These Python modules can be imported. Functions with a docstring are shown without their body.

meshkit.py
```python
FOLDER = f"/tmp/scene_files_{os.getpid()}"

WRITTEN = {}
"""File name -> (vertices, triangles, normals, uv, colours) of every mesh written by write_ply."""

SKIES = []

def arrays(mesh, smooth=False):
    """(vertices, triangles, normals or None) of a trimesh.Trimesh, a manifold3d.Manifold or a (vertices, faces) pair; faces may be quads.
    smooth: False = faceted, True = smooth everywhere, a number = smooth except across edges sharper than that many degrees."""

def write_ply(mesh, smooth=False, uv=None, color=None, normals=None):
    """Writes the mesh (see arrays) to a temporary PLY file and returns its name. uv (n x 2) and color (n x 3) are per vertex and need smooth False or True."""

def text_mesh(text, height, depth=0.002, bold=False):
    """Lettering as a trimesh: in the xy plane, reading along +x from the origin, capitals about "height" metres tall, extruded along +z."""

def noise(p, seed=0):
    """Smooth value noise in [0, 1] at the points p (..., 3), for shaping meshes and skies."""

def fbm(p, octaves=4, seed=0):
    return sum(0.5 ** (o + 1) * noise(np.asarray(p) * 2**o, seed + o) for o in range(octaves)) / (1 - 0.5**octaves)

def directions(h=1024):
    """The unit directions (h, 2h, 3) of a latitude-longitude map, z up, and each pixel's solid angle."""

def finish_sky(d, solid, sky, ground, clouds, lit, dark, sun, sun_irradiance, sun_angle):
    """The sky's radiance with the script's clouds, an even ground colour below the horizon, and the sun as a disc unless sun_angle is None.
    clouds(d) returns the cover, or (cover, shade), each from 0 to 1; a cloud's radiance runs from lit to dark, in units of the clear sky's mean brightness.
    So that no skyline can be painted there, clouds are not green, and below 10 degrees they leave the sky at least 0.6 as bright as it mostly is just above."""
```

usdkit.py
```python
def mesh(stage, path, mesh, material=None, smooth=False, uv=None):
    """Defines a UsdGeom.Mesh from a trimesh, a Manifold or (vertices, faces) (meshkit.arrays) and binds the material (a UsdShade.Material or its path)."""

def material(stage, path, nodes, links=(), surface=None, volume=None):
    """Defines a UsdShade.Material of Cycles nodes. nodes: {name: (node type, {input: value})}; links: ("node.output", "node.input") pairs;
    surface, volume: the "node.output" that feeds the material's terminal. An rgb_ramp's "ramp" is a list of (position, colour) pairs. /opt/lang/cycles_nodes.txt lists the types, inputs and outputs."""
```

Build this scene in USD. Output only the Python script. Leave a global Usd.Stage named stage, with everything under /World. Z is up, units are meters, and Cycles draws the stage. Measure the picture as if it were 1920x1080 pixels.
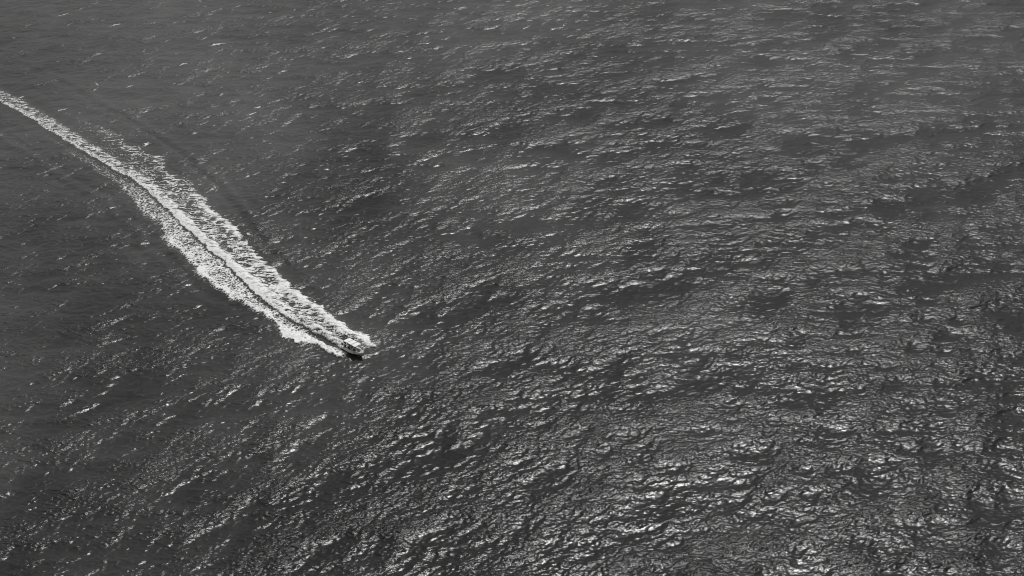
import math
import numpy as np
import trimesh
import manifold3d as m3
import usdkit
import meshkit
from scipy.spatial import cKDTree
from pxr import Usd, UsdGeom, UsdLux, UsdShade, Gf, Sdf, Vt

stage = Usd.Stage.CreateInMemory()
UsdGeom.SetStageUpAxis(stage, 'Z')
UsdGeom.SetStageMetersPerUnit(stage, 1.0)
world = UsdGeom.Xform.Define(stage, '/World')
stage.SetDefaultPrim(world.GetPrim())
UsdGeom.Scope.Define(stage, '/World/Looks')

# ------------------------------------------------------------------ camera, sky, sun, exposure
CAM_H = 180.0
PITCH = math.radians(31.0)
FOCAL, APERTURE = 50.0, 36.0
cam = UsdGeom.Camera.Define(stage, '/World/camera')
cam.CreateHorizontalApertureAttr(APERTURE)
cam.CreateVerticalApertureAttr(APERTURE * 9 / 16)
cam.CreateFocalLengthAttr(FOCAL)
cam.CreateFStopAttr(0.0)
cam.CreateClippingRangeAttr(Gf.Vec2f(0.5, 100000))
cam.CreateExposureAttr(0.0)
cam.AddTranslateOp().Set((0, 0, CAM_H))
cam.AddRotateXOp().Set(90 - math.degrees(PITCH))

SUN_EL = math.radians(59.5)
SUN_AZ = math.radians(18.0)          # to the right of the view direction (+y)
SUN_I = 0.7
SKY = 0.05
sun = UsdLux.DistantLight.Define(stage, '/World/sun')
sun.CreateNormalizeAttr(True)
sun.CreateIntensityAttr(SUN_I)
sun.CreateAngleAttr(0.53)
sun.CreateColorAttr(Gf.Vec3f(1, 0.995, 0.985))
sun.AddRotateZOp().Set(-math.degrees(SUN_AZ))
sun.AddRotateXOp().Set(-(90 - math.degrees(SUN_EL)))

dome = UsdLux.DomeLight.Define(stage, '/World/sky')
sky_mat = usdkit.material(stage, '/World/Looks/sky', {
    'sky': ('sky_texture', {'sky_type': 'single_scattering', 'sun_disc': False, 'sun_elevation': SUN_EL, 'sun_rotation': SUN_AZ}),
    'mono': ('hsv', {'saturation': 0.0}),       # the photograph is black and white
    'bg': ('background_shader', {'strength': SKY}),
}, [('sky.color', 'mono.color'), ('mono.color', 'bg.color')], surface='bg.background')
UsdShade.MaterialBindingAPI.Apply(dome.GetPrim()).Bind(sky_mat)
dome.GetPrim().SetCustomDataByKey('kind', 'structure')

# ------------------------------------------------------------------ helpers
F_PX = 1920 * FOCAL / APERTURE
CP, SP = math.cos(PITCH), math.sin(PITCH)


def ground(px, py, z=0.0):
    """Where the sight line through a point of the photograph (1920 x 1080) meets the level z."""
    px, py = np.asarray(px, float), np.asarray(py, float)
    a, b = (px - 960) / F_PX, -(py - 540) / F_PX
    d = np.stack([a, CP + b * SP, -SP + b * CP], -1)
    t = (z - CAM_H) / d[..., 2:3]
    return np.array([0, 0, CAM_H]) + t * d


used = {}


def numbered(path):
    n = used.get(path, 0)
    used[path] = n + 1
    return path if n == 0 else f'{path}_{n:03d}'


def say(prim, label=None, category=None, group=None, kind=None):
    for k, v in (('label', label), ('category', category), ('group', group), ('kind', kind)):
        if v:
            prim.SetCustomDataByKey(k, v)
    return prim


def thing(name, label, category, loc, rot=None, group=None, parent='/World', scale=None):
    x = UsdGeom.Xform.Define(stage, numbered(f'{parent}/{name}'))
    x.AddTranslateOp().Set(tuple(map(float, loc)))
    if rot is not None:
        x.AddRotateXYZOp().Set(tuple(map(float, rot)))
    return say(x.GetPrim(), label, category, group)


def part(name, mesh, mat, parent, smooth=35, label=None):
    p = parent if isinstance(parent, str) else str(parent.GetPath())
    m = usdkit.mesh(stage, numbered(f'{p}/{name}'), mesh, M[mat], smooth=smooth)
    if label:
        m.GetPrim().SetCustomDataByKey('label', label)
    return m.GetPrim()


def raw_mesh(path, v, f, mat, normals=None, counts=4):
    m = UsdGeom.Mesh.Define(stage, path)
    m.CreatePointsAttr(Vt.Vec3fArray.FromNumpy(v.astype(np.float32)))
    m.CreateFaceVertexCountsAttr(Vt.IntArray.FromNumpy(np.full(len(f), counts, np.int32)))
    m.CreateFaceVertexIndicesAttr(Vt.IntArray.FromNumpy(f.astype(np.int32).ravel()))
    m.CreateSubdivisionSchemeAttr('none')
    if normals is not None:
        m.CreateNormalsAttr(Vt.Vec3fArray.FromNumpy(normals.astype(np.float32)))
        m.SetNormalsInterpolation('vertex')
    UsdShade.MaterialBindingAPI.Apply(m.GetPrim()).Bind(M[mat])
    return m


def sstep(x, a, b):
    t = np.clip((x - a) / (b - a), 0, 1)
    return t * t * (3 - 2 * t)


def n2(x, y, scale, seed=0, octaves=1):
    p = np.stack([x / scale, y / scale, np.zeros_like(x) + 0.37 * seed], -1)
    return meshkit.fbm(p, octaves, seed) if octaves > 1 else meshkit.noise(p, seed)


# ------------------------------------------------------------------ materials
M = {}


def plain(name, c, rough=0.5, grain=0.12, scale=6.0, **kw):
    g = c if np.ndim(c) else (c, c, c)
    M[name] = usdkit.material(stage, f'/World/Looks/{name}', {
        'tc': ('texture_coordinate', {}),
        'n': ('noise_texture', {'scale': scale, 'detail': 3.0}),
        'r': ('rgb_ramp', {'ramp': [(0.25, tuple(x * (1 - grain) for x in g)), (0.75, tuple(min(1, x * (1 + grain)) for x in g))]}),
        'p': ('principled_bsdf', {'roughness': rough, **kw}),
    }, [('tc.object', 'n.vector'), ('n.fac', 'r.fac'), ('r.color', 'p.base_color')], surface='p.BSDF')


RIPPLE = 0.235                               # metres, height range of the finest ripples
WIND = math.radians(36)                     # direction in which the crests run
M['water'] = usdkit.material(stage, '/World/Looks/water', {
    'geo': ('geometry', {}),
    # ripples too fine for the mesh: wind ripples of about a metre and the finer ones riding on them, in gusty patches
    'map': ('mapping', {'rotation': (0, 0, -WIND), 'scale': (0.42, 1.0, 1.0)}),
    'map2': ('mapping', {'rotation': (0, 0, -WIND + 0.35), 'scale': (0.5, 1.0, 1.0)}),
    'med': ('noise_texture', {'scale': 1.6, 'detail': 1.0, 'roughness': 0.5, 'distortion': 0.4}),
    'fine': ('noise_texture', {'scale': 3.4, 'detail': 2.0, 'roughness': 0.6, 'distortion': 0.5}),
    'sum': ('math', {'math_type': 'multiply_add', 'value2': 0.45}),
    'att': ('attribute', {'attribute': 'ripple'}),
    'gusty': ('math', {'math_type': 'multiply'}),
    'bump': ('bump', {'distance': RIPPLE, 'strength': 1.0, 'use_object_space': False}),
    # silt and plankton in the water: large soft patches; light painted in, brighter upper left
    'silt_and_light': ('attribute', {'attribute': 'silt_and_light'}),
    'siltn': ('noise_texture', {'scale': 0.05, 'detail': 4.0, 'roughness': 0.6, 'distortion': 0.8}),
    'silt_light_sum': ('math', {'math_type': 'multiply_add', 'value2': 0.62}),
    'silt_light_ramp': ('rgb_ramp', {'ramp': [(0.10, (0.014,) * 3), (0.5, (0.047,) * 3), (1.0, (0.085,) * 3)]}),
    'p': ('principled_bsdf', {'ior': 1.333, 'roughness': 0.24, 'specular_ior_level': 0.5}),
}, [('geo.position', 'map.vector'), ('geo.position', 'map2.vector'), ('map.vector', 'med.vector'), ('map2.vector', 'fine.vector'),
    ('fine.fac', 'sum.value1'), ('med.fac', 'sum.value3'), ('sum.value', 'gusty.value1'), ('att.fac', 'gusty.value2'), ('gusty.value', 'bump.height'), ('bump.normal', 'p.normal'),
    ('geo.position', 'siltn.vector'), ('siltn.fac', 'silt_light_sum.value1'), ('silt_and_light.fac', 'silt_light_sum.value3'), ('silt_light_sum.value', 'silt_light_ramp.fac'), ('silt_light_ramp.color', 'p.base_color')], surface='p.BSDF')
M['foam'] = usdkit.material(stage, '/World/Looks/foam', {
    'geo': ('geometry', {}),
    'n': ('noise_texture', {'scale': 4.0, 'detail': 4.0, 'roughness': 0.65}),
    'r': ('rgb_ramp', {'ramp': [(0.25, (0.70,) * 3), (0.6, (0.88,) * 3)]}),
    'bump': ('bump', {'distance': 0.06, 'strength': 0.8}),
    'p': ('principled_bsdf', {'roughness': 0.75, 'specular_ior_level': 0.2}),
    'att': ('attribute', {'attribute': 'froth'}),
    'clear': ('transparent_bsdf', {}),
    'mix': ('mix_closure', {}),
}, [('att.fac', 'mix.fac'), ('clear.BSDF', 'mix.closure1'), ('p.BSDF', 'mix.closure2'), ('geo.position', 'n.vector'), ('n.fac', 'r.fac'), ('r.color', 'p.base_color'), ('n.fac', 'bump.height'), ('bump.normal', 'p.normal')], surface='mix.closure')
plain('spray', 0.88, 0.7, 0.05)
plain('white_paint', 0.78, 0.3, 0.04)
plain('hull_bottom', 0.30, 0.4, 0.10)
plain('dark_rubber', 0.03, 0.6)
plain('deck_grey', 0.48, 0.6, 0.08)
plain('canvas', 0.80, 0.85, 0.04, 3.0)
plain('canvas_dark', 0.10, 0.85, 0.1, 3.0)
plain('tube_steel', 0.25, 0.3, 0.1, metallic=0.7)
plain('motor_black', 0.025, 0.35)
plain('seat_vinyl', 0.55, 0.5, 0.06)
plain('skin', (0.33, 0.33, 0.33), 0.55, 0.05)
plain('hair_dark', 0.02, 0.6)
plain('cloth_black', 0.018, 0.85)
plain('cloth_dark', 0.045, 0.85)
plain('cloth_grey', 0.18, 0.85)
plain('cloth_white', 0.75, 0.85, 0.04)
plain('feather_white', 0.80, 0.8, 0.04)
plain('feather_grey', 0.35, 0.8, 0.08)
plain('beak', 0.30, 0.5)
M['screen_glass'] = usdkit.material(stage, '/World/Looks/screen_glass', {
    'f': ('fresnel', {'IOR': 1.45}), 't': ('transparent_bsdf', {'color': (0.75, 0.75, 0.75)}), 'g': ('glossy_bsdf', {'roughness': 0.03, 'color': (0.9, 0.9, 0.9)}),
    'm': ('mix_closure', {})}, [('f.fac', 'm.fac'), ('t.BSDF', 'm.closure1'), ('g.BSDF', 'm.closure2')], surface='m.closure')

# ------------------------------------------------------------------ the boat's course and the shape of its wake
BOAT_HEAD = math.radians(-45)
FWD = np.array([math.cos(BOAT_HEAD), math.sin(BOAT_HEAD)])
PORT = np.array([-FWD[1], FWD[0]])
STERN = ground(646.5, 651.0, 0.0)[:2]
track_px = [(598, 620), (565, 600), (540, 584), (505, 557), (470, 527), (440, 500), (419, 480), (383, 448), (342, 410), (301, 368), (259, 334), (222, 312), (185, 290), (148, 268),
            (93, 234), (37, 199), (0, 181), (-60, 150), (-140, 108), (-240, 58)]
track = np.vstack([[STERN + FWD * 14, STERN + FWD * 7, STERN], ground(*np.array(track_px, float).T)[:, :2]])
seg = np.r_[0, np.cumsum(np.linalg.norm(np.diff(track, axis=0), axis=1))]
from scipy.interpolate import PchipInterpolator
fine_s = np.arange(0, seg[-1], 0.25)
track_f = np.stack([PchipInterpolator(seg, track[:, k])(fine_s) for k in (0, 1)], 1)
fine_s = fine_s - 14.0                      # s = 0 at the transom, growing astern
tang = np.gradient(track_f, axis=0)
tang /= np.linalg.norm(tang, axis=1, keepdims=True)
side = np.stack([tang[:, 1], -tang[:, 0]], 1)   # towards the far side of the picture (port of the boat)
track_tree = cKDTree(track_f)


def wake_st(xy):
    d, i = track_tree.query(xy)
    t = np.einsum('ij,ij->i', xy - track_f[i], side[i])
    s = fine_s[i] + np.einsum('ij,ij->i', xy - track_f[i], tang[i])
    return s, t


def edge(points):
    s, t = wake_st(ground(*np.array(points, float).T)[:, :2])
    o = np.argsort(s)
    return s[o], t[o]


UP = edge([(693, 641), (676, 631), (655, 623), (650, 612), (628, 595), (610, 584), (594, 575), (569, 557), (545, 538), (538, 524), (517, 507), (487, 478), (470, 460), (444, 429), (409, 398), (387, 374),
           (374, 356), (328, 325), (309, 309), (305, 299), (265, 277), (231, 258), (193, 236), (154, 222), (120, 200), (60, 165)])
LOW = edge([(660, 673), (641, 676), (619, 665), (598, 654), (591, 648), (560, 646), (548, 637), (534, 631), (521, 605), (502, 596), (487, 587), (450, 566), (405, 545), (360, 502), (338, 478), (307, 447),
            (305, 423), (271, 400), (256, 388), (242, 366), (181, 325), (148, 303), (111, 277), (70, 251), (20, 222)])
assert UP[1].mean() > 0 and LOW[1].mean() < 0
UPI = edge([(650, 634), (621, 626), (608, 615), (595, 604), (580, 589), (563, 576), (545, 561)])
LOWI = edge([(640, 657), (637, 655), (613, 645), (595, 635), (573, 621), (549, 607), (532, 596)])


def wash_half(s):
    return np.interp(s, [-1, 0, 4, 9, 18, 28, 50, 90, 140, 200], [0.9, 0.95, 0.8, 1.2, 2.0, 1.9, 1.2, 1.5, 2.1, 2.4])


def wake_height(s, t):
    """The water's own shape in the wake: the wash's ridge, the hollows beside it, the waves thrown out."""
    w = wash_half(s)
    a = np.interp(s, [-1, 0, 3, 8, 20, 60, 140, 220], [0.0, 0.0, 0.35, 0.65, 0.5, 0.35, 0.22, 0.12])
    h = a * np.exp(-(t / (w * 0.9)) ** 2)
    h -= 0.55 * a * np.exp(-((np.abs(t) - 1.9 * w) / (0.8 * w)) ** 2)
    up, low = np.interp(s, *UP), np.interp(s, *LOW)
    b = np.interp(s, [-6, -3, 0, 10, 40, 100, 180], [0, 0.25, 0.4, 0.38, 0.25, 0.14, 0.05])
    for e in (up, low):
        wd = np.maximum(np.abs(e) * 0.28, 0.5)
        h += b * np.exp(-((t - e * 0.78) / wd) ** 2)
    wv_ = 1.6 * (n2(s, t, 7.0, 97, 2) - 0.5)
    # the swell of the wake running on outside the foam
    for e, sg in ((up, 1), (low, -1)):
        d = (t - e) * sg - np.interp(s, [0, 60, 160], [2.5, 5.0, 9.5] if sg > 0 else [2.0, 4.5, 8.0])
        c = np.interp(s, [5, 30, 80, 160, 220], [0, 0.06, 0.15, 0.12, 0.05])
        h += (0.45 + 0.9 * n2(s + 40 * sg, t * 0, 9.0, 96, 2)) * c * np.exp(-((d + wv_) / 3.2) ** 2) * np.sin((d + wv_) * 1.15)
    return h * sstep(s, -8, -2)


# ------------------------------------------------------------------ the sea
rng = np.random.default_rng(7)
bands = [  # wavelengths, number, slope rms, spread of directions (degrees), mean direction offset
    (22.0, 48.0, 26, 0.012, 30, -10), (8.0, 22.0, 70, 0.036, 42, 0), (2.6, 8.0, 110, 0.058, 34, 0), (1.2, 2.6, 150, 0.080, 38, 0), (0.5, 1.2, 230, 0.235, 44, 0)]
waves = []
for lo, hi, n, slope, spread, off in bands:
    lam = np.exp(rng.uniform(np.log(lo), np.log(hi), n))
    # travelling across the crests, away from the upper left towards the lower right
    ang = WIND - math.pi / 2 + np.radians(off + rng.normal(0, spread, n))
    k = 2 * math.pi / lam
    amp = slope * math.sqrt(2 / n) / k
    for q in range(n):
        waves.append((lam[q], k[q] * math.cos(ang[q]), k[q] * math.sin(ang[q]), amp[q], rng.uniform(0, 2 * math.pi)))


def sea_height(x, y, cell):
    """Height of the open water; waves shorter than a few cells of the sheet are left out."""
    gust = 0.75 + 0.5 * n2(x, y, 30, 11, 3)
    gust2 = 0.6 + 0.8 * n2(x, y, 8, 15, 2)
    x32, y32 = x.astype(np.float32), y.astype(np.float32)
    dx, dy = np.zeros_like(x32), np.zeros_like(x32)
    for lam, kx, ky, a, ph in waves:
        if lam > 1.8:
            s = np.float32(a) * np.sin(np.float32(kx) * x32 + np.float32(ky) * y32 + np.float32(ph))
            s *= sstep(lam / cell, 2.2, 4.0).astype(np.float32)
            kk = math.hypot(kx, ky)
            dx += np.float32(kx / kk) * s
            dy += np.float32(ky / kk) * s
    x32, y32 = x32 + 1.1 * dx, y32 + 1.1 * dy
    h = np.zeros_like(x32)
    long_, mid, short = np.zeros_like(x32), np.zeros_like(x32), np.zeros_like(x32)
    for lam, kx, ky, a, ph in waves:
        c = np.float32(a) * np.cos(np.float32(kx) * x32 + np.float32(ky) * y32 + np.float32(ph))
        c *= sstep(lam / cell, 2.2, 4.0).astype(np.float32)
        if lam > 9:
            long_ += c
        elif lam > 1.5:
            mid += c
        else:
            short += c
    crest = np.clip(0.75 + 0.35 * (mid + 0.8 * long_) / 0.11, 0.2, 1.7)       # ripples gather on the crests
    ripple = np.clip(gust * gust2 * crest, 0.3, 1.7)
    return long_ + mid * (0.35 + 0.65 * gust) + short * (0.25 + 0.75 * ripple), ripple


NEAR, FAR, STEP = 189.0, 525.0, 0.215
ys = NEAR * np.exp(np.arange(0, math.log(FAR / NEAR), STEP / NEAR))


def grow(first, limit, r=1.13):
    out, d, x = [], first, 0.0
    while x < limit:
        x += d
        d *= r
        out.append(x)
    return np.array(out)


g0 = grow(0.3, 30000)
ys = np.r_[(NEAR - g0)[::-1], ys, ys[-1] + grow(0.7, 40000)]
us = np.arange(-0.505, 0.5051, STEP / NEAR)
gx = grow(0.4, 40000)
W = np.maximum(ys, 150.0)
W = np.where(ys < NEAR, NEAR - (NEAR - 150) * (1 - np.exp(-(NEAR - ys) / 60.0)), ys)
W = np.minimum(W, 2000.0)
core = us[None, :] * W[:, None]
X = np.hstack([core[:, :1] - gx[::-1][None, :], core, core[:, -1:] + gx[None, :]])
Y = np.repeat(ys[:, None], X.shape[1], 1)
cell = np.maximum(np.gradient(X, axis=1), np.gradient(Y, axis=0))
inner = cell < 24
Z = np.zeros_like(X)
RIP = np.full_like(X, 0.7)
Z[inner], RIP[inner] = sea_height(X[inner], Y[inner], cell[inner])
print('mid std', Z[inner].std(), RIP[inner].mean())
# calmer water inside the wake, with the wake's own shape
box = (X > -215) & (X < 0) & (Y > 215) & (Y < 480)
s_, t_ = wake_st(np.stack([X[box], Y[box]], 1))
calm = 1 - 0.55 * sstep(np.minimum(np.interp(s_, *UP) + 1.5 - t_, t_ - np.interp(s_, *LOW) + 1.5), 0, 2.5) * sstep(s_, -4, 0)
RIP[box] *= calm
Z[box] = Z[box] * calm + wake_height(s_, t_)
P = np.stack([X, Y, Z], -1)
N = np.cross(np.gradient(P, axis=1), np.gradient(P, axis=0))
N /= np.linalg.norm(N, axis=-1, keepdims=True)
R, C = X.shape
idx = np.arange(R * C).reshape(R, C)
faces = np.stack([idx[:-1, :-1], idx[:-1, 1:], idx[1:, 1:], idx[1:, :-1]], -1).reshape(-1, 4)
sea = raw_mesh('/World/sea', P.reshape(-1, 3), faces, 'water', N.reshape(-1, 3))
UsdGeom.PrimvarsAPI(sea).CreatePrimvar('ripple', Sdf.ValueTypeNames.FloatArray, 'vertex').Set(Vt.FloatArray.FromNumpy(RIP.ravel().astype(np.float32)))
say(sea.GetPrim(), 'dark open sea with wind ripples and sparkling sun glints around the boat', 'sea', kind='structure')

from scipy.ndimage import map_coordinates, gaussian_filter


def water_level(x, y):
    r = np.interp(y, ys, np.arange(R))
    w = np.interp(y, ys, W)
    c = (x / w - us[0]) / (us[1] - us[0]) + len(gx)
    return map_coordinates(Z, [r, c], order=1, mode='nearest')


# ------------------------------------------------------------------ foam of the wake
CELL = 0.125
x0, x1, y0, y1 = -212.0, -20.0, 228.0, 470.0
nx, ny = int((x1 - x0) / CELL), int((y1 - y0) / CELL)
# only cells near the track
coarse_x, coarse_y = np.meshgrid(np.arange(nx) * CELL + x0, np.arange(ny) * CELL + y0)
d_, _ = track_tree.query(np.stack([coarse_x[::16, ::16].ravel(), coarse_y[::16, ::16].ravel()], 1))
near_ = np.kron((d_ < 24).reshape(coarse_x[::16, ::16].shape), np.ones((16, 16), bool))[:ny, :nx]
FX, FY = coarse_x[near_], coarse_y[near_]
wob = 0.9
wx = FX + wob * (n2(FX, FY, 2.2, 21, 3) - 0.5) * 2
wy = FY + wob * (n2(FX, FY, 2.2, 22, 3) - 0.5) * 2
S, T = wake_st(np.stack([wx, wy], 1))
up, low = np.interp(S, *UP), np.interp(S, *LOW)
lump = (n2(FX, FY, 2.6, 31, 4) - 0.5) * 1.5 + (n2(S, T * 0, 5.5, 33) - 0.5) * 1.1
lump2 = (n2(FX, FY, 2.6, 32, 4) - 0.5) * 1.5 + (n2(S, T * 0, 5.5, 34) - 0.5) * 1.1
up = up * (1 + 0.22 * lump)
low = low * (1 + 0.22 * lump2)
upi = np.where(S < UPI[0][-1], np.interp(S, *UPI), up * 0.42)
lowi = np.where(S < LOWI[0][-1], np.interp(S, *LOWI), low * 0.45)
hw = wash_half(S)


def curve(*pts):
    a = np.array(pts, float)
    return np.interp(S, a[:, 0], a[:, 1])


# the wash in the middle
wash = sstep(T, -hw - 0.25, -hw + 0.35) * (1 - sstep(T, hw * 0.75, hw * 1.8))
wash *= curve((-1.2, 0), (-0.4, 1), (3, .95), (7, 0.82), (12, 0.74), (24, 0.80), (36, 1.0), (75, 0.96), (110, 0.74), (150, 0.64), (200, 0.56), (240, 0.5))
# the far band
edge_w = curve((-6, 0.3), (5, 0.5), (25, 0.7), (60, 1.1), (150, 1.6))
q = np.clip((T - upi) / np.maximum(up - upi, 0.2), -1, 2)
out_u = 0.74 * (1 - sstep(T, up - edge_w, up + 0.40)) + 0.26 * (1 - sstep(T, up - 0.4, up + 1.9))
far_band = sstep(q, -0.15, 0.22) * out_u * curve((-5.8, 0), (-4.8, 0.55), (-3, 0.95), (14, 1.0), (22, 0.95), (32, 0.90), (50, 0.84), (80, 0.74), (100, 0.62), (125, 0.50), (140, 0.36), (160, 0.18), (175, 0))
far_band *= 0.64 + 0.48 * sstep(q, 0.15, 0.8)
far_in = sstep(T, hw * 0.6, hw * 1.4) * out_u * curve((0, 0), (5, 0.55), (18, 0.66), (30, 0.70), (45, 0.72), (80, 0.62), (110, 0.44), (140, 0.24), (170, 0.0))
# the near band
q = np.clip((lowi - T) / np.maximum(lowi - low, 0.2), -1, 2)
out_l = 0.74 * (1 - sstep(-T, -low - edge_w, -low + 0.40)) + 0.26 * (1 - sstep(-T, -low - 0.4, -low + 1.9))
near_band = sstep(q, -0.15, 0.25) * out_l * curve((-3.6, 0), (-2.8, 0.75), (-1, 1), (14, 1.0), (22, 0.88), (32, 0.80), (50, 0.74), (75, 0.62), (95, 0.46), (115, 0.32), (135, 0.22), (155, 0.10), (168, 0))
near_band *= 0.58 + 0.50 * sstep(q, 0.25, 0.9)
near_in = sstep(-T, hw * 0.9, hw * 1.8) * out_l * curve((4, 0), (12, 0.46), (50, 0.56), (80, 0.44), (110, 0.28), (140, 0.1), (160, 0))
patch = 0.55 + 0.9 * n2(FX, FY, 3.0, 41, 3)
D = np.maximum.reduce([wash, far_band * np.where(far_band > 0.92, 1, patch), far_in * patch, near_band * np.where(near_band > 0.92, 1, patch), near_in * patch])
# lace: foam gathers on the walls between small cells of clear water
prng = np.random.default_rng(3)


def walls(size, seed):
    r = np.random.default_rng(seed)
    gx_, gy_ = np.meshgrid(np.arange(x0, x1, size), np.arange(y0, y1, size))
    pts = np.stack([gx_.ravel(), gy_.ravel()], 1) + r.uniform(-0.5, 0.5, (gx_.size, 2)) * size
    ax = FX + size * 0.7 * (n2(FX, FY, size * 0.9, seed, 2) - 0.5) * 2
    ay = FY + size * 0.7 * (n2(FX, FY, size * 0.9, seed + 1, 2) - 0.5) * 2
    d, _ = cKDTree(pts).query(np.stack([ax, ay], 1), k=2)
    return (d[:, 1] - d[:, 0]) / size


lace = np.minimum(walls(0.85, 51) * 1.0, walls(0.45, 53) * 1.15 + 0.06)
grainy = n2(FX, FY, 0.30, 61, 2)
# feathers drawn out by the spreading water: towards the right of the track on its far side, across it on the near side
ca, sa = math.cos(-0.12), math.sin(-0.12)
bend = 0.8 * (n2(FX, FY, 3.0, 64, 2) - 0.5)
f_far = np.abs(n2((FX * ca + FY * sa) / 5.0, (-FX * sa + FY * ca) + 1.4 * bend, 0.45, 65, 2) * 2 - 1)
ca, sa = math.cos(0.75), math.sin(0.75)
f_near = np.abs(n2((FX * ca + FY * sa) / 2.2, (-FX * sa + FY * ca) + bend, 0.45, 66, 2) * 2 - 1)
wt = sstep(T, -1.5, 0.0)
streak = f_far * wt + f_near * (1 - wt)
val = 0.42 * lace + (0.55 * wt + 0.35 * (1 - wt)) * streak + 0.20 * (grainy - 0.5)
order = np.argsort(val)
val[order] = np.linspace(0, 1, len(val))                # now "val < c" covers the share c of the water
thr = np.clip(D * 1.08 - 0.03, 0, 1.15)
alpha = curve((0, 1), (40, 0.97), (120, 0.85), (200, 0.75)) * sstep(thr - val, -0.12, 0.32) * sstep(D, 0.03, 0.12)      # thin at the edges of each thread, dense in the middle
on = alpha > 0.04
# under the hull there is no foam
bx = (FX - STERN[0]) * FWD[0] + (FY - STERN[1]) * FWD[1]
by = (FX - STERN[0]) * PORT[0] + (FY - STERN[1]) * PORT[1]
on &= ~((bx > 0.05) & (bx < 4.8) & (np.abs(by) < 0.95))
# relief
thick = curve((-6, 0.45), (0, 0.70), (15, 0.50), (40, 0.22), (100, 0.09), (200, 0.06))
billow = n2(FX, FY, 0.9, 71, 3)
rel = 0.035 + thick * (0.15 + 1.1 * np.clip(billow - 0.25, 0, 1)) * np.clip((thr - val) * 2.5, 0, 1)
rel += 0.02 * n2(FX, FY, 0.3, 72)
grid_id = np.full((ny, nx), -1, np.int64)
jj, ii = np.nonzero(near_)
full_on = np.zeros((ny, nx), bool)
full_on[jj, ii] = on
quad = full_on[:-1, :-1] & full_on[1:, :-1] & full_on[:-1, 1:] & full_on[1:, 1:]
quad |= (full_on[:-1, :-1].astype(int) + full_on[1:, :-1] + full_on[:-1, 1:] + full_on[1:, 1:]) == 3
qj, qi = np.nonzero(quad)
usedv = np.zeros((ny, nx), bool)
for a, b in ((0, 0), (0, 1), (1, 0), (1, 1)):
    usedv[qj + a, qi + b] = True
usedv &= near_
vid = np.full((ny, nx), -1, np.int64)
vid[usedv] = np.arange(usedv.sum())
relg = np.zeros((ny, nx))
relg[jj, ii] = rel
alg = np.zeros((ny, nx))
alg[jj, ii] = alpha
jit = np.random.default_rng(5).uniform(-0.4, 0.4, (2, ny, nx)) * CELL
vx, vy = (coarse_x + jit[0])[usedv], (coarse_y + jit[1])[usedv]
vz = water_level(vx, vy) + relg[usedv]
quads = np.stack([vid[qj, qi], vid[qj, qi + 1], vid[qj + 1, qi + 1], vid[qj + 1, qi]], 1)
quads = quads[(quads >= 0).all(1)]
fv = np.stack([vx, vy, vz], 1)
# smooth normals
e1, e2 = fv[quads[:, 2]] - fv[quads[:, 0]], fv[quads[:, 3]] - fv[quads[:, 1]]
fn = np.cross(e1, e2)
vn = np.stack([sum(np.bincount(quads[:, c], fn[:, k], len(fv)) for c in range(4)) for k in range(3)], 1)
vn /= np.maximum(np.linalg.norm(vn, axis=1, keepdims=True), 1e-12)
foam = raw_mesh('/World/wake_foam', fv, quads, 'foam', vn)
UsdGeom.PrimvarsAPI(foam).CreatePrimvar('froth', Sdf.ValueTypeNames.FloatArray, 'vertex').Set(Vt.FloatArray.FromNumpy(alg[usedv].astype(np.float32)))
say(foam.GetPrim(), 'long white wake foam trailing behind the motorboat across the dark sea', 'wake foam', kind='stuff')
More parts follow.
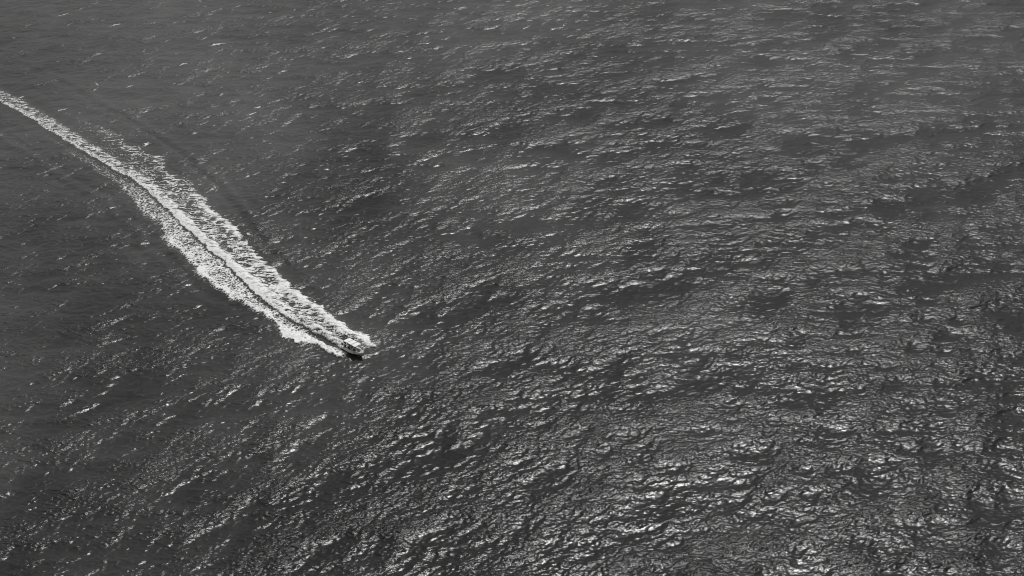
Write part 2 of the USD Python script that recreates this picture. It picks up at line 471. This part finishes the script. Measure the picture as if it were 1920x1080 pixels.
# water clouded by the bubbles of the wake, and turbid water: lighter clouds of silt, plus a painted brightening of the light towards the upper left
painted_light = np.clip(0.5 - (X - (-60)) / 320 + (Y - 330) / 620, 0, 1)  # light painted into the water colour: brighter upper left, darker right
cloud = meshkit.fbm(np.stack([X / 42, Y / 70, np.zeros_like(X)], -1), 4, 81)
SILT_AND_LIGHT = np.where(inner, -0.44 + 0.56 * painted_light + 0.9 * (cloud - 0.5) + 0.30, 0.25)
air = np.zeros((ny, nx), np.float32)
air[jj, ii] = D
air = gaussian_filter(air, 6)
SILT_AND_LIGHT[box] += 0.55 * map_coordinates(air, [(Y[box] - y0) / CELL, (X[box] - x0) / CELL], order=1, mode='constant')
UsdGeom.PrimvarsAPI(sea).CreatePrimvar('silt_and_light', Sdf.ValueTypeNames.FloatArray, 'vertex').Set(Vt.FloatArray.FromNumpy(SILT_AND_LIGHT.ravel().astype(np.float32)))
print('sea quads', len(faces), 'foam quads', len(quads))

# a few small whitecaps on the crests of the open sea
wv, wf, wa, base_n = [], [], [], 0
wr = np.random.default_rng(23)
for px, py, ln, wd in [(118, 27, 4, .7), (216, 46, 3.5, .8), (150, 17, 2.5, .6), (408, 83, 5, 1.1), (343, 121, 3, .9), (484, 202, 2, 1.1), (473, 214, 4, .6), (243, 163, 2.5, .6), (275, 270, 2.5, 1.6),
                       (40, 183, 2.5, .5), (612, 318, 1.2, 1.6), (467, 441, .7, 1.4), (115, 207, 3, .9), (985, 52, 4, .7)]:
    c0 = ground(px, py)[:2]
    a = WIND + 0.12 + wr.normal(0, 0.12)
    nu, nv_ = int(ln * 2 / .14), int(wd * 2 / .14)
    uu, vv = np.meshgrid(np.linspace(-ln, ln, nu), np.linspace(-wd, wd, nv_))
    vv2 = vv + 0.5 * wd * (n2(uu, vv * 0, 1.2, int(px), 2) - 0.5) * 2
    xx, yy = c0[0] + uu * math.cos(a) - vv2 * math.sin(a), c0[1] + uu * math.sin(a) + vv2 * math.cos(a)
    dens = np.exp(-(uu / ln * 1.6) ** 2 - (vv / wd * 1.7) ** 2)
    vl = 0.65 * np.abs(n2(uu / 2.2, vv, .3, 91 + int(px), 2) * 2 - 1) + 0.45 * n2(xx, yy, .45, 92, 2)
    al = 0.9 * sstep(dens * 0.55 - vl, -0.10, 0.22)
    ids = np.arange(nu * nv_).reshape(nv_, nu)
    q4 = np.stack([ids[:-1, :-1], ids[:-1, 1:], ids[1:, 1:], ids[1:, :-1]], -1).reshape(-1, 4)
    q4 = q4[al.ravel()[q4].max(1) > 0.03]
    if not len(q4):
        continue
    keep, inv = np.unique(q4, return_inverse=True)
    zz = water_level(xx.ravel()[keep], yy.ravel()[keep]) + 0.04 + 0.10 * al.ravel()[keep]
    wv.append(np.stack([xx.ravel()[keep], yy.ravel()[keep], zz], 1))
    wf.append(inv.reshape(-1, 4) + base_n)
    wa.append(al.ravel()[keep])
    base_n += len(keep)
caps = raw_mesh('/World/whitecap_foam', np.vstack(wv), np.vstack(wf), 'foam')
UsdGeom.PrimvarsAPI(caps).CreatePrimvar('froth', Sdf.ValueTypeNames.FloatArray, 'vertex').Set(Vt.FloatArray.FromNumpy(np.concatenate(wa).astype(np.float32)))
say(caps.GetPrim(), 'scattered little white foam caps on wave crests away from the wake', 'whitecap foam', kind='stuff')

# spray thrown up beside the bow and over the wash: small torn clots of water
srng = np.random.default_rng(17)
base = trimesh.creation.icosphere(subdivisions=0)
pts, sizes = [], []


def throw(n, b0, b1, side_, out0, out1, up_, size):
    for _ in range(n):
        b = srng.uniform(b0, b1)
        o = srng.uniform(out0, out1) * (0.25 + 0.75 * (b1 - b) / (b1 - b0)) + 0.15
        z = abs(srng.normal(0, up_)) * (1 - 0.5 * abs(b - b1) / (b1 - b0))
        w = 1.02 * (1 - max(0, (b - 3.4) / 3.0) ** 2) if b < 6.4 else 0
        pts.append(np.r_[STERN + FWD * b + PORT * side_ * (w + o), z])
        sizes.append(srng.uniform(0.4, 1.0) * size)


throw(700, 0.2, 4.6, 1, 0.9, 4.2, 0.22, 0.05)
throw(700, -1.0, 2.6, -1, 0.5, 3.2, 0.20, 0.05)
for _ in range(700):
    b = -srng.exponential(5)
    pts.append(np.r_[STERN + FWD * b + PORT * srng.normal(0, 0.6), 0.2 + 0.6 * sstep(-b, 0, 5) + abs(srng.normal(0, 0.15))])
    sizes.append(srng.uniform(0.02, 0.05))
pts, sizes = np.array(pts), np.array(sizes)
pts[:, 2] += water_level(pts[:, 0], pts[:, 1])
sv, sf = [], []
for n, (p, r) in enumerate(zip(pts, sizes)):
    sv.append(base.vertices * r * srng.uniform(0.5, 1.5, 3) + p)
    sf.append(base.faces + n * len(base.vertices))
spray = usdkit.mesh(stage, '/World/spray', (np.vstack(sv), np.vstack(sf)), M['spray'], smooth=True)
say(spray.GetPrim(), 'white spray thrown up beside the hull of the motorboat', 'spray', kind='stuff')

# ------------------------------------------------------------------ the motorboat
BOAT_Z = float(water_level(np.array([STERN[0] + FWD[0] * 2]), np.array([STERN[1] + FWD[1] * 2]))[0])
BOAT_PITCH, BOAT_ROLL = 4.0, -3.0
boat = thing('motorboat', 'small white open motorboat with a white canopy, speeding ahead of its wake', 'motorboat',
             (STERN[0], STERN[1], BOAT_Z + 0.02), (BOAT_ROLL, -BOAT_PITCH, math.degrees(BOAT_HEAD)))
L, B = 6.8, 2.2


def half_beam(u):
    return B / 2 * (0.94 + 0.06 * np.sin(np.clip(u / 0.5, 0, 1) * math.pi / 2)) * (1 - np.clip((u - 0.48) / 0.52, 0, 1) ** 2.3) + 0.02


def sheer(u):
    return 0.74 + 0.42 * u ** 2


def keel(u):
    return -0.28 + 1.15 * np.clip((u - 0.62) / 0.38, 0, 1) ** 2.2


def chine(u):
    return 0.06 + 0.62 * np.clip((u - 0.35) / 0.65, 0, 1) ** 1.8


US = np.linspace(0, 1, 41)


def loft(rows, closed_ends=True):
    """rows: (stations, points, 3), mirrored by the caller."""
    r, c, _ = rows.shape
    v = rows.reshape(-1, 3)
    i = np.arange(r * c).reshape(r, c)
    f = np.stack([i[:-1, :-1], i[:-1, 1:], i[1:, 1:], i[1:, :-1]], -1).reshape(-1, 4)
    return v, f


def xs(u):
    return u * L + 0.12 * 0


def strip(fn_list):
    """A band along the hull through the given section points (functions of u that give y, z), both sides."""
    out = []
    for sg in (1, -1):
        rows = np.array([[(xs(u) + (sheer(u) - f(u)[1]) * -0.25 * u ** 3, sg * f(u)[0], f(u)[1]) for f in fn_list] for u in US])
        v, f = loft(rows)
        tri = np.vstack([f[:, [0, 1, 2]], f[:, [0, 2, 3]]])
        if sg < 0:
            tri = tri[:, ::-1]
        out.append(trimesh.Trimesh(v, tri, process=False))
    return trimesh.util.concatenate(out)


keel_p = lambda u: (0.0, keel(u))
chine_p = lambda u: (half_beam(u) * (0.94 - 0.30 * u ** 3), chine(u))
sheer_p = lambda u: (half_beam(u), sheer(u))
inner_p = lambda u: (max(half_beam(u) - 0.28, 0.0), sheer(u) + 0.02)
floor_e = lambda u: (max(half_beam(u) - 0.30, 0.0), 0.22 + 0.45 * max(0, u - 0.6))
floor_c = lambda u: (0.0, 0.22 + 0.45 * max(0, u - 0.6))
bottom = strip([keel_p, chine_p])
part('hull_bottom', bottom, 'hull_bottom', boat)
part('hull_side', strip([chine_p, sheer_p]), 'white_paint', boat)
tr = [keel_p(0), chine_p(0), sheer_p(0)]
ring = np.array([(0.0, y, z) for y, z in tr] + [(0.0, -y, z) for y, z in tr[::-1][:-1]])
tv = np.vstack([ring, ring + [0.05, 0, 0]])
part('transom', trimesh.convex.convex_hull(tv), 'white_paint', boat)
part('gunwale', strip([sheer_p, lambda u: (half_beam(u) - 0.01, sheer(u) + 0.035), lambda u: (max(half_beam(u) - 0.27, 0), sheer(u) + 0.045), inner_p]), 'white_paint', boat, smooth=30)
part('inner_liner', strip([inner_p, floor_e]), 'deck_grey', boat)
part('floor', strip([floor_e, floor_c]), 'deck_grey', boat)


def sweep(fn, r, n=8, sgs=(1, -1)):
    out = []
    for sg in sgs:
        pts_ = np.array([(xs(u), sg * fn(u)[0], fn(u)[1]) for u in US])
        out.append(tube(pts_, r, n))
    return trimesh.util.concatenate(out)


def tube(p, r, n=8):
    p = np.asarray(p, float)
    t = np.gradient(p, axis=0)
    t /= np.linalg.norm(t, axis=1, keepdims=True)
    ref = np.array([0, 0, 1.0]) if abs(t[:, 2]).max() < 0.9 else np.array([0.36, 0.93, 0.1])
    a = np.cross(t, ref)
    a /= np.linalg.norm(a, axis=1, keepdims=True)
    b = np.cross(t, a)
    th = np.linspace(0, 2 * math.pi, n, endpoint=False)
    v = (p[:, None] + r * (np.cos(th)[None, :, None] * a[:, None] + np.sin(th)[None, :, None] * b[:, None])).reshape(-1, 3)
    k = len(p)
    f = []
    for i in range(k - 1):
        for j in range(n):
            f.append((i * n + j, i * n + (j + 1) % n, (i + 1) * n + (j + 1) % n, (i + 1) * n + j))
    f = np.array(f)
    tri = np.vstack([f[:, [0, 1, 2]], f[:, [0, 2, 3]]])
    v = np.vstack([v, p[:1], p[-1:]])
    caps = [(k * n, (j + 1) % n, j) for j in range(n)] + [(k * n + 1, (k - 1) * n + j, (k - 1) * n + (j + 1) % n) for j in range(n)]
    return trimesh.Trimesh(v, np.vstack([tri, caps]), process=False)


def rbox(size, at, r=0.03, rot=0.0):
    sx, sy, sz = (max(s / 2 - r, 0.002) for s in size)
    sp = trimesh.creation.icosphere(subdivisions=1, radius=r).vertices
    corners = np.array([(a * sx, b * sy, c * sz) for a in (-1, 1) for b in (-1, 1) for c in (-1, 1)])
    h = trimesh.convex.convex_hull((corners[:, None] + sp[None]).reshape(-1, 3))
    if rot:
        h.apply_transform(trimesh.transformations.rotation_matrix(rot, [0, 1, 0]))
    h.apply_translation(at)
    return h


part('rub_rail', sweep(lambda u: (chine_p(u)[0] + 0.02, chine_p(u)[1] + 0.03), 0.055, sgs=(1,)), 'dark_rubber', boat)
part('rub_rail', sweep(lambda u: (chine_p(u)[0] + 0.02, chine_p(u)[1] + 0.03), 0.055, sgs=(-1,)), 'dark_rubber', boat)
part('side_stripe', sweep(lambda u: (half_beam(u) + 0.005, sheer(u) - 0.12), 0.025), 'cloth_grey', boat)
# fore deck: cambered, from u = 0.78 to the stem, with a hatch
fd = np.array([[(xs(u), y * max(half_beam(u) - 0.14, 0.0), sheer(u) + 0.03 + 0.05 * (1 - y * y)) for y in np.linspace(-1, 1, 9)] for u in np.linspace(0.86, 0.995, 10)])
fv_, ff_ = loft(fd)
part('fore_deck', (fv_, np.vstack([ff_[:, [0, 2, 1]], ff_[:, [0, 3, 2]]])), 'white_paint', boat)
part('deck_hatch', rbox((0.26, 0.34, 0.05), (xs(0.915), 0, sheer(0.915) + 0.09), 0.02), 'deck_grey', boat)
rail = np.array([(xs(u), sg * (half_beam(u) - 0.07), sheer(u) + 0.32) for sg, us_ in ((1, np.linspace(0.72, 0.985, 12)), (-1, np.linspace(0.985, 0.72, 12))) for u in us_])
br = part('bow_rail', tube(rail, 0.018, 6), 'tube_steel', boat)
for sg in (1, -1):
    for u in (0.72, 0.84, 0.95):
        part('stanchion', tube([(xs(u), sg * (half_beam(u) - 0.07), sheer(u) + z) for z in (0.03, 0.32)], 0.015, 6), 'tube_steel', br)
# canopy on six posts
CX0, CX1, CW = 0.75, 5.20, 0.95
CZ = 2.38
crown = lambda x, y: CZ + 0.10 * (1 - (y / CW) ** 2) - 0.05 * ((x - 2.95) / 2.2) ** 2
gx_ = np.linspace(CX0, CX1, 25)
gy_ = np.linspace(-CW, CW, 13)
top = np.array([[(x, y, crown(x, y) - 0.018 * abs(math.sin((x - CX0) / (CX1 - CX0) * 3 * math.pi)) * 1.0) for y in gy_] for x in gx_])
v1, f1 = loft(top)
v2 = v1 - [0, 0, 0.02]
tri = np.vstack([f1[:, [0, 2, 1]], f1[:, [0, 3, 2]]])
# closed sheet
loop = np.r_[np.arange(13), np.arange(1, 25) * 13 + 12, 24 * 13 + np.arange(11, -1, -1), np.arange(23, 0, -1) * 13]
nv = len(v1)
sk = [(loop[i], loop[(i + 1) % len(loop)], loop[(i + 1) % len(loop)] + nv, loop[i] + nv) for i in range(len(loop))]
sk = np.array(sk)
tri = np.vstack([tri, tri[:, ::-1] + nv, sk[:, [0, 1, 2]], sk[:, [0, 2, 3]]])
cn = trimesh.Trimesh(np.vstack([v1, v2]), tri, process=False)
cn.fix_normals()
canopy = part('canopy', cn, 'canvas', boat, smooth=40)
for sg in (1, -1):
    va = np.array([[(x, sg * (CW + 0.004 + 0.02 * k), crown(x, CW) + 0.01 - 0.17 * k) for k in (0, 0.5, 1)] for x in gx_])
    v, f = loft(va)
    part('valance', (np.vstack([v, v + [0, sg * 0.008, 0]]), np.vstack([f, f[:, ::-1] + len(v)])), 'canvas_dark', canopy)
for x in (CX0 + 0.02, CX0 + 1.5, CX0 + 3.0, CX1 - 0.02):
    bow_ = [(x, y, crown(x, y) + (0.035 if x in (CX0 + 0.02, CX1 - 0.02) or x > 3 else 0.02)) for y in np.linspace(-CW, CW, 13)]
    part('canopy_bow', tube(bow_, 0.035, 6), 'motor_black', canopy)
for sg in (1, -1):
    for x, lean in ((0.95, -0.15), (2.95, 0.0), (5.0, 0.15)):
        u = (x + lean) / L
        part('post', tube([(x + lean, sg * (half_beam(u) - 0.10), sheer(u) + 0.03), (x, sg * (CW - 0.05), crown(x, CW - 0.05) - 0.02)], 0.024, 6), 'tube_steel', boat)
# console, screen, wheel, benches
con = part('console', trimesh.util.concatenate([rbox((0.55, 0.85, 0.75), (3.55, -0.1, 0.60), 0.05), rbox((0.35, 0.85, 0.30), (3.42, -0.1, 1.02), 0.05, 0.35)]), 'white_paint', boat)
scr = rbox((0.02, 0.80, 0.42), (3.72, -0.1, 1.30), 0.006, -0.35)
part('windscreen', scr, 'screen_glass', con)
wh = trimesh.creation.torus(0.17, 0.018, major_sections=20, minor_sections=6)
wh.apply_transform(trimesh.transformations.rotation_matrix(math.radians(-65), [0, 1, 0]))
wh.apply_translation((3.20, -0.1, 1.10))
part('steering_wheel', wh, 'motor_black', con)
for x in (1.0, 2.35):
    bn = part('bench', rbox((0.45, 1.5, 0.38), (x, 0, 0.42), 0.04), 'white_paint', boat)
    part('cushion', rbox((0.46, 1.46, 0.10), (x, 0, 0.655), 0.04), 'seat_vinyl', bn)
    if x > 2:
        part('backrest', rbox((0.10, 1.4, 0.45), (x - 0.22, 0, 0.92), 0.04, -0.15), 'seat_vinyl', bn)
part('bow_seat', rbox((0.45, 0.85, 0.36), (5.45, 0, 0.52), 0.05), 'seat_vinyl', boat)
# two outboard engines on the transom
for y in (-0.38, 0.38):
    ob = part('outboard_motor', rbox((0.24, 0.18, 0.95), (-0.26, y, 0.12), 0.06), 'motor_black', boat)
    part('cowl', rbox((0.62, 0.36, 0.46), (-0.34, y, 0.88), 0.13, 0.12), 'motor_black', ob)
    part('clamp_bracket', rbox((0.16, 0.24, 0.35), (-0.08, y, 0.62), 0.03), 'tube_steel', ob)
    pr = trimesh.util.concatenate([trimesh.creation.cylinder(0.045, 0.22, sections=12)] + [
        trimesh.creation.box((0.16, 0.07, 0.012), trimesh.transformations.rotation_matrix(a, [0, 0, 1]) @ trimesh.transformations.translation_matrix([0.10, 0, 0]) @ trimesh.transformations.rotation_matrix(0.5, [1, 0, 0])) for a in (0, 2.094, 4.189)])
    pr.apply_transform(trimesh.transformations.rotation_matrix(math.pi / 2, [0, 1, 0]))
    pr.apply_translation((-0.44, y, -0.28))
    part('propeller', pr, 'tube_steel', ob)
for sg in (1, -1):
    part('cleat', trimesh.util.concatenate([rbox((0.16, 0.03, 0.03), (0.5, sg * (half_beam(0.08) - 0.08), sheer(0.08) + 0.08), 0.01), rbox((0.05, 0.03, 0.05), (0.5, sg * (half_beam(0.08) - 0.08), sheer(0.08) + 0.05), 0.01)]), 'tube_steel', boat)

# ------------------------------------------------------------------ people aboard
RB = (Gf.Matrix4d(UsdGeom.Xformable(boat).GetLocalTransformation()))


def aboard(x, y, z):
    p = RB.Transform(Gf.Vec3d(x, y, z))
    return np.array(p)


def chain(bones, refine=0.035, it=6):
    parts_ = []
    for (a, ra), (b, rb) in bones:
        sa = trimesh.creation.icosphere(subdivisions=1, radius=ra).vertices + a
        sb = trimesh.creation.icosphere(subdivisions=1, radius=rb).vertices + b
        parts_.append(m3.Manifold.hull_points(np.vstack([sa, sb]).astype(np.float32)))
    m = parts_[0]
    for p in parts_[1:]:
        m = m + p
    m = m.refine_to_length(refine).to_mesh()
    t = trimesh.Trimesh(m.vert_properties[:, :3], m.tri_verts)
    trimesh.smoothing.filter_taubin(t, iterations=it)
    return t


def make_person(label, at, turn, pose, top_mat, leg_mat, hat=None, hair='hair_dark', reach=0.0, group=None):
    """A figure about 1.75 m tall; +x is forward. pose: 'sit' (origin on the seat under the hips) or 'stand' (origin between the feet)."""
    p = aboard(*at)
    t = thing('person', label, 'person', p, (0, -BOAT_PITCH, math.degrees(BOAT_HEAD) + turn), group)
    A = np.array
    if pose == 'sit':
        hip, lean = 0.10, 0.06
        knee = lambda s: A([0.43, s * 0.13, 0.09])
        foot = lambda s: A([0.40, s * 0.13, -0.36])
    else:
        hip, lean = 0.93, 0.05
        knee = lambda s: A([0.05, s * 0.12, 0.49])
        foot = lambda s: A([-0.02, s * 0.13, 0.07])
    h = lambda s: A([0.0, s * 0.09, hip])
    waist, chest, neck = A([lean * 0.4, 0, hip + 0.20]), A([lean, 0, hip + 0.40]), A([lean + 0.02, 0, hip + 0.56])
    head = A([lean + 0.05, 0, hip + 0.73])
    sh = lambda s: A([lean, s * 0.19, hip + 0.50])
    if reach:
        el = lambda s: A([lean + 0.18, s * 0.25, hip + 0.28])
        ha = lambda s: A([lean + 0.42, s * 0.15, hip + 0.33])
    else:
        el = lambda s: A([lean + 0.04, s * 0.27, hip + 0.24])
        ha = lambda s: A([lean + 0.26, s * 0.18, hip + 0.10]) if pose == 'sit' else A([lean + 0.12, s * 0.26, hip + 0.02])
    torso = [((h(1), .11), (h(-1), .11)), ((h(1), .11), (waist, .115)), ((h(-1), .11), (waist, .115)), ((waist, .12), (chest, .13)),
             ((chest + [0, .07, 0], .115), (chest - [0, .07, 0], .115)), ((chest, .12), (neck, .058)), ((sh(1), .065), (sh(-1), .065))]
    arms, legs, hands = [], [], []
    for s in (1, -1):
        arms += [((sh(s), .062), (el(s), .045))]
        hands += [((el(s), .043), (ha(s), .03))]
        d = ha(s) - el(s)
        d = d / np.linalg.norm(d)
        palm = ha(s) + d * 0.06
        hands += [((ha(s), .028), (palm, .030))]
        lat = np.cross(d, [0, 0, 1.0])
        lat /= np.linalg.norm(lat)
        for j, ln in zip((-1.5, -.5, .5, 1.5), (.062, .075, .078, .07)):
            k1 = palm + lat * j * .019 + d * .03
            k2 = k1 + d * ln * .55 - A([0, 0, .010])
            k3 = k2 + d * ln * .35 - A([0, 0, .028])
            hands += [((k1, .010), (k2, .009)), ((k2, .009), (k3, .008))]
        th1 = ha(s) + d * 0.02 - lat * s * .028
        hands += [((th1, .012), (th1 + d * .04 - lat * s * .028, .010))]
        legs += [((h(s), .10), (knee(s), .062)), ((knee(s), .060), (foot(s) + [0, 0, .02], .042)), ((foot(s) + [-.04, 0, -.02], .042), (foot(s) + [.16, 0, -.035], .034))]
    skull = [((head + [-.015, 0, .03], .092), (head + [.02, 0, -.05], .070)), ((head + [.03, 0, -.085], .045), (head + [.02, 0, -.02], .072)), ((neck - [0, 0, .03], .055), (head + [-.01, 0, -.06], .055)),
             ((head + [.088, 0, .0], .012), (head + [.104, 0, -.03], .016))] + [((head + [-.01, s * .088, .0], .014), (head + [-.015, s * .094, -.035], .012)) for s in (1, -1)]
    body = chain(torso + arms + legs + skull, 0.04, 4)
    hand_mesh = chain(hands, 0.014, 3)
    bm = m3.Manifold(m3.Mesh(np.asarray(body.vertices, np.float32), np.asarray(body.faces, np.uint32))) + m3.Manifold(m3.Mesh(np.asarray(hand_mesh.vertices, np.float32), np.asarray(hand_mesh.faces, np.uint32)))
    part('body', bm, 'skin', t, smooth=True)
    fat = lambda bs, g: [((a, ra + g), (b, rb + g)) for (a, ra), (b, rb) in bs]
    part('shirt', chain(fat(torso[1:5] + torso[6:] + arms, .016), .05, 3), top_mat, t, smooth=True)
    part('trousers', chain(fat([torso[0]] + [legs[i] for i in (0, 1, 3, 4)], .014), .05, 3), leg_mat, t, smooth=True)
    for s in (1, -1):
        part('eye', trimesh.creation.icosphere(subdivisions=1, radius=.012).apply_translation(head + [.083, s * .034, .01]), 'hair_dark', t, smooth=True)
    part('mouth', rbox((.012, .045, .010), head + [.080, 0, -.062], .004), 'cloth_dark', t)
    if hat:
        brim = trimesh.creation.cylinder(.155, .015, sections=24).apply_translation(head + [.01, 0, .055])
        part('hat', trimesh.util.concatenate([chain([((head + [-.01, 0, .07], .103), (head + [0, 0, .09], .092))], .04, 2), brim]), hat, t, smooth=30)
    else:
        part('hair', chain([((head + [-.03, 0, .045], .096), (head + [-.045, 0, -.01], .085)), ((head + [-.03, 0, .05], .095), (head + [.03, 0, .075], .066))], .04, 2), hair, t, smooth=True)
    return t


make_person('person in black seated on the rear bench nearest the stern', (1.0, -0.62, 0.71), -70, 'sit', 'cloth_black', 'cloth_dark')
make_person('person in grey seated on the rear bench beside the far rail', (1.0, 0.50, 0.71), 10, 'sit', 'cloth_grey', 'cloth_dark')
make_person('person in dark top seated on the middle bench under the canopy', (2.40, -0.60, 0.71), -15, 'sit', 'cloth_black', 'cloth_dark')
make_person('person in black standing at the steering console', (3.02, -0.15, 0.23), 0, 'stand', 'cloth_black', 'cloth_black', reach=1)
make_person('person all in black leaning by the near side rail ahead of the console', (4.30, -0.66, 0.78), -25, 'sit', 'cloth_black', 'cloth_black')
make_person('person with white hat and white top seated in the bow', (5.45, 0.26, 0.72), 180, 'sit', 'cloth_white', 'cloth_grey', hat='cloth_white')
make_person('person in grey top seated in the bow beside the person with the white hat', (5.45, -0.26, 0.72), 170, 'sit', 'cloth_grey', 'cloth_dark')

# ------------------------------------------------------------------ gulls over the water


def gull(label, px, py, z, heading, bank, span, group='gulls flying low over the sea'):
    p = ground(px, py, z)
    t = thing('gull', label, 'gull', p, (bank, 4, heading), group)
    s = span / 1.3
    body_ = chain([((np.array([-.20, 0, 0]) * s, .035 * s), (np.array([-.02, 0, -.01]) * s, .075 * s)), ((np.array([-.02, 0, -.01]) * s, .075 * s), (np.array([.13, 0, 0]) * s, .055 * s)),
                   ((np.array([.13, 0, 0]) * s, .05 * s), (np.array([.22, 0, .02]) * s, .042 * s))], .03, 3)
    part('body', body_, 'feather_white', t, smooth=True)
    for sg in (1, -1):
        ysn = np.array([.04, .18, .34, .50, .65]) * s
        zs = np.array([.02, .10, .13, .09, .03]) * s
        le = np.array([.10, .13, .12, .03, -.13]) * s
        ch = np.array([.17, .17, .15, .11, .02]) * s
        rows = np.array([[(l - c * f, sg * y, z + .012 * s * math.sin(f * math.pi) + off) for f in (0, .33, .66, 1)] for y, z, l, c, off in zip(ysn, zs, le, ch, [0] * 5)])
        v, f = loft(rows)
        part('wing', (np.vstack([v, v - [0, 0, .012 * s]]), np.vstack([f, f[:, ::-1] + len(v)])), 'feather_white', t, smooth=True)
    tail = np.array([(-.20, -.03, 0), (-.20, .03, 0), (-.36, .085, .0), (-.37, 0, .0), (-.36, -.085, 0)]) * s
    tail = np.vstack([tail, tail + [0, 0, .012]])
    part('tail', trimesh.convex.convex_hull(tail), 'feather_white', t)
    part('beak', chain([((np.array([.25, 0, .015]) * s, .015 * s), (np.array([.31, 0, .005]) * s, .006 * s))], .03, 1), 'beak', t)


gull('white gull banking with raised wings, highest of the four gulls in the photo', 270, 96, 6.0, 120, -42, 1.7)
gull('white gull seen just above the far end of the wake, wings spread', 181.5, 158, 5.0, 60, 35, 1.5)
gull('upper of the two white gulls flying close together beside the wake', 402.5, 350.5, 5.0, 60, 42, 1.3)
gull('lower of the two white gulls flying close together beside the wake', 406.5, 357, 5.0, 120, -42, 1.3)
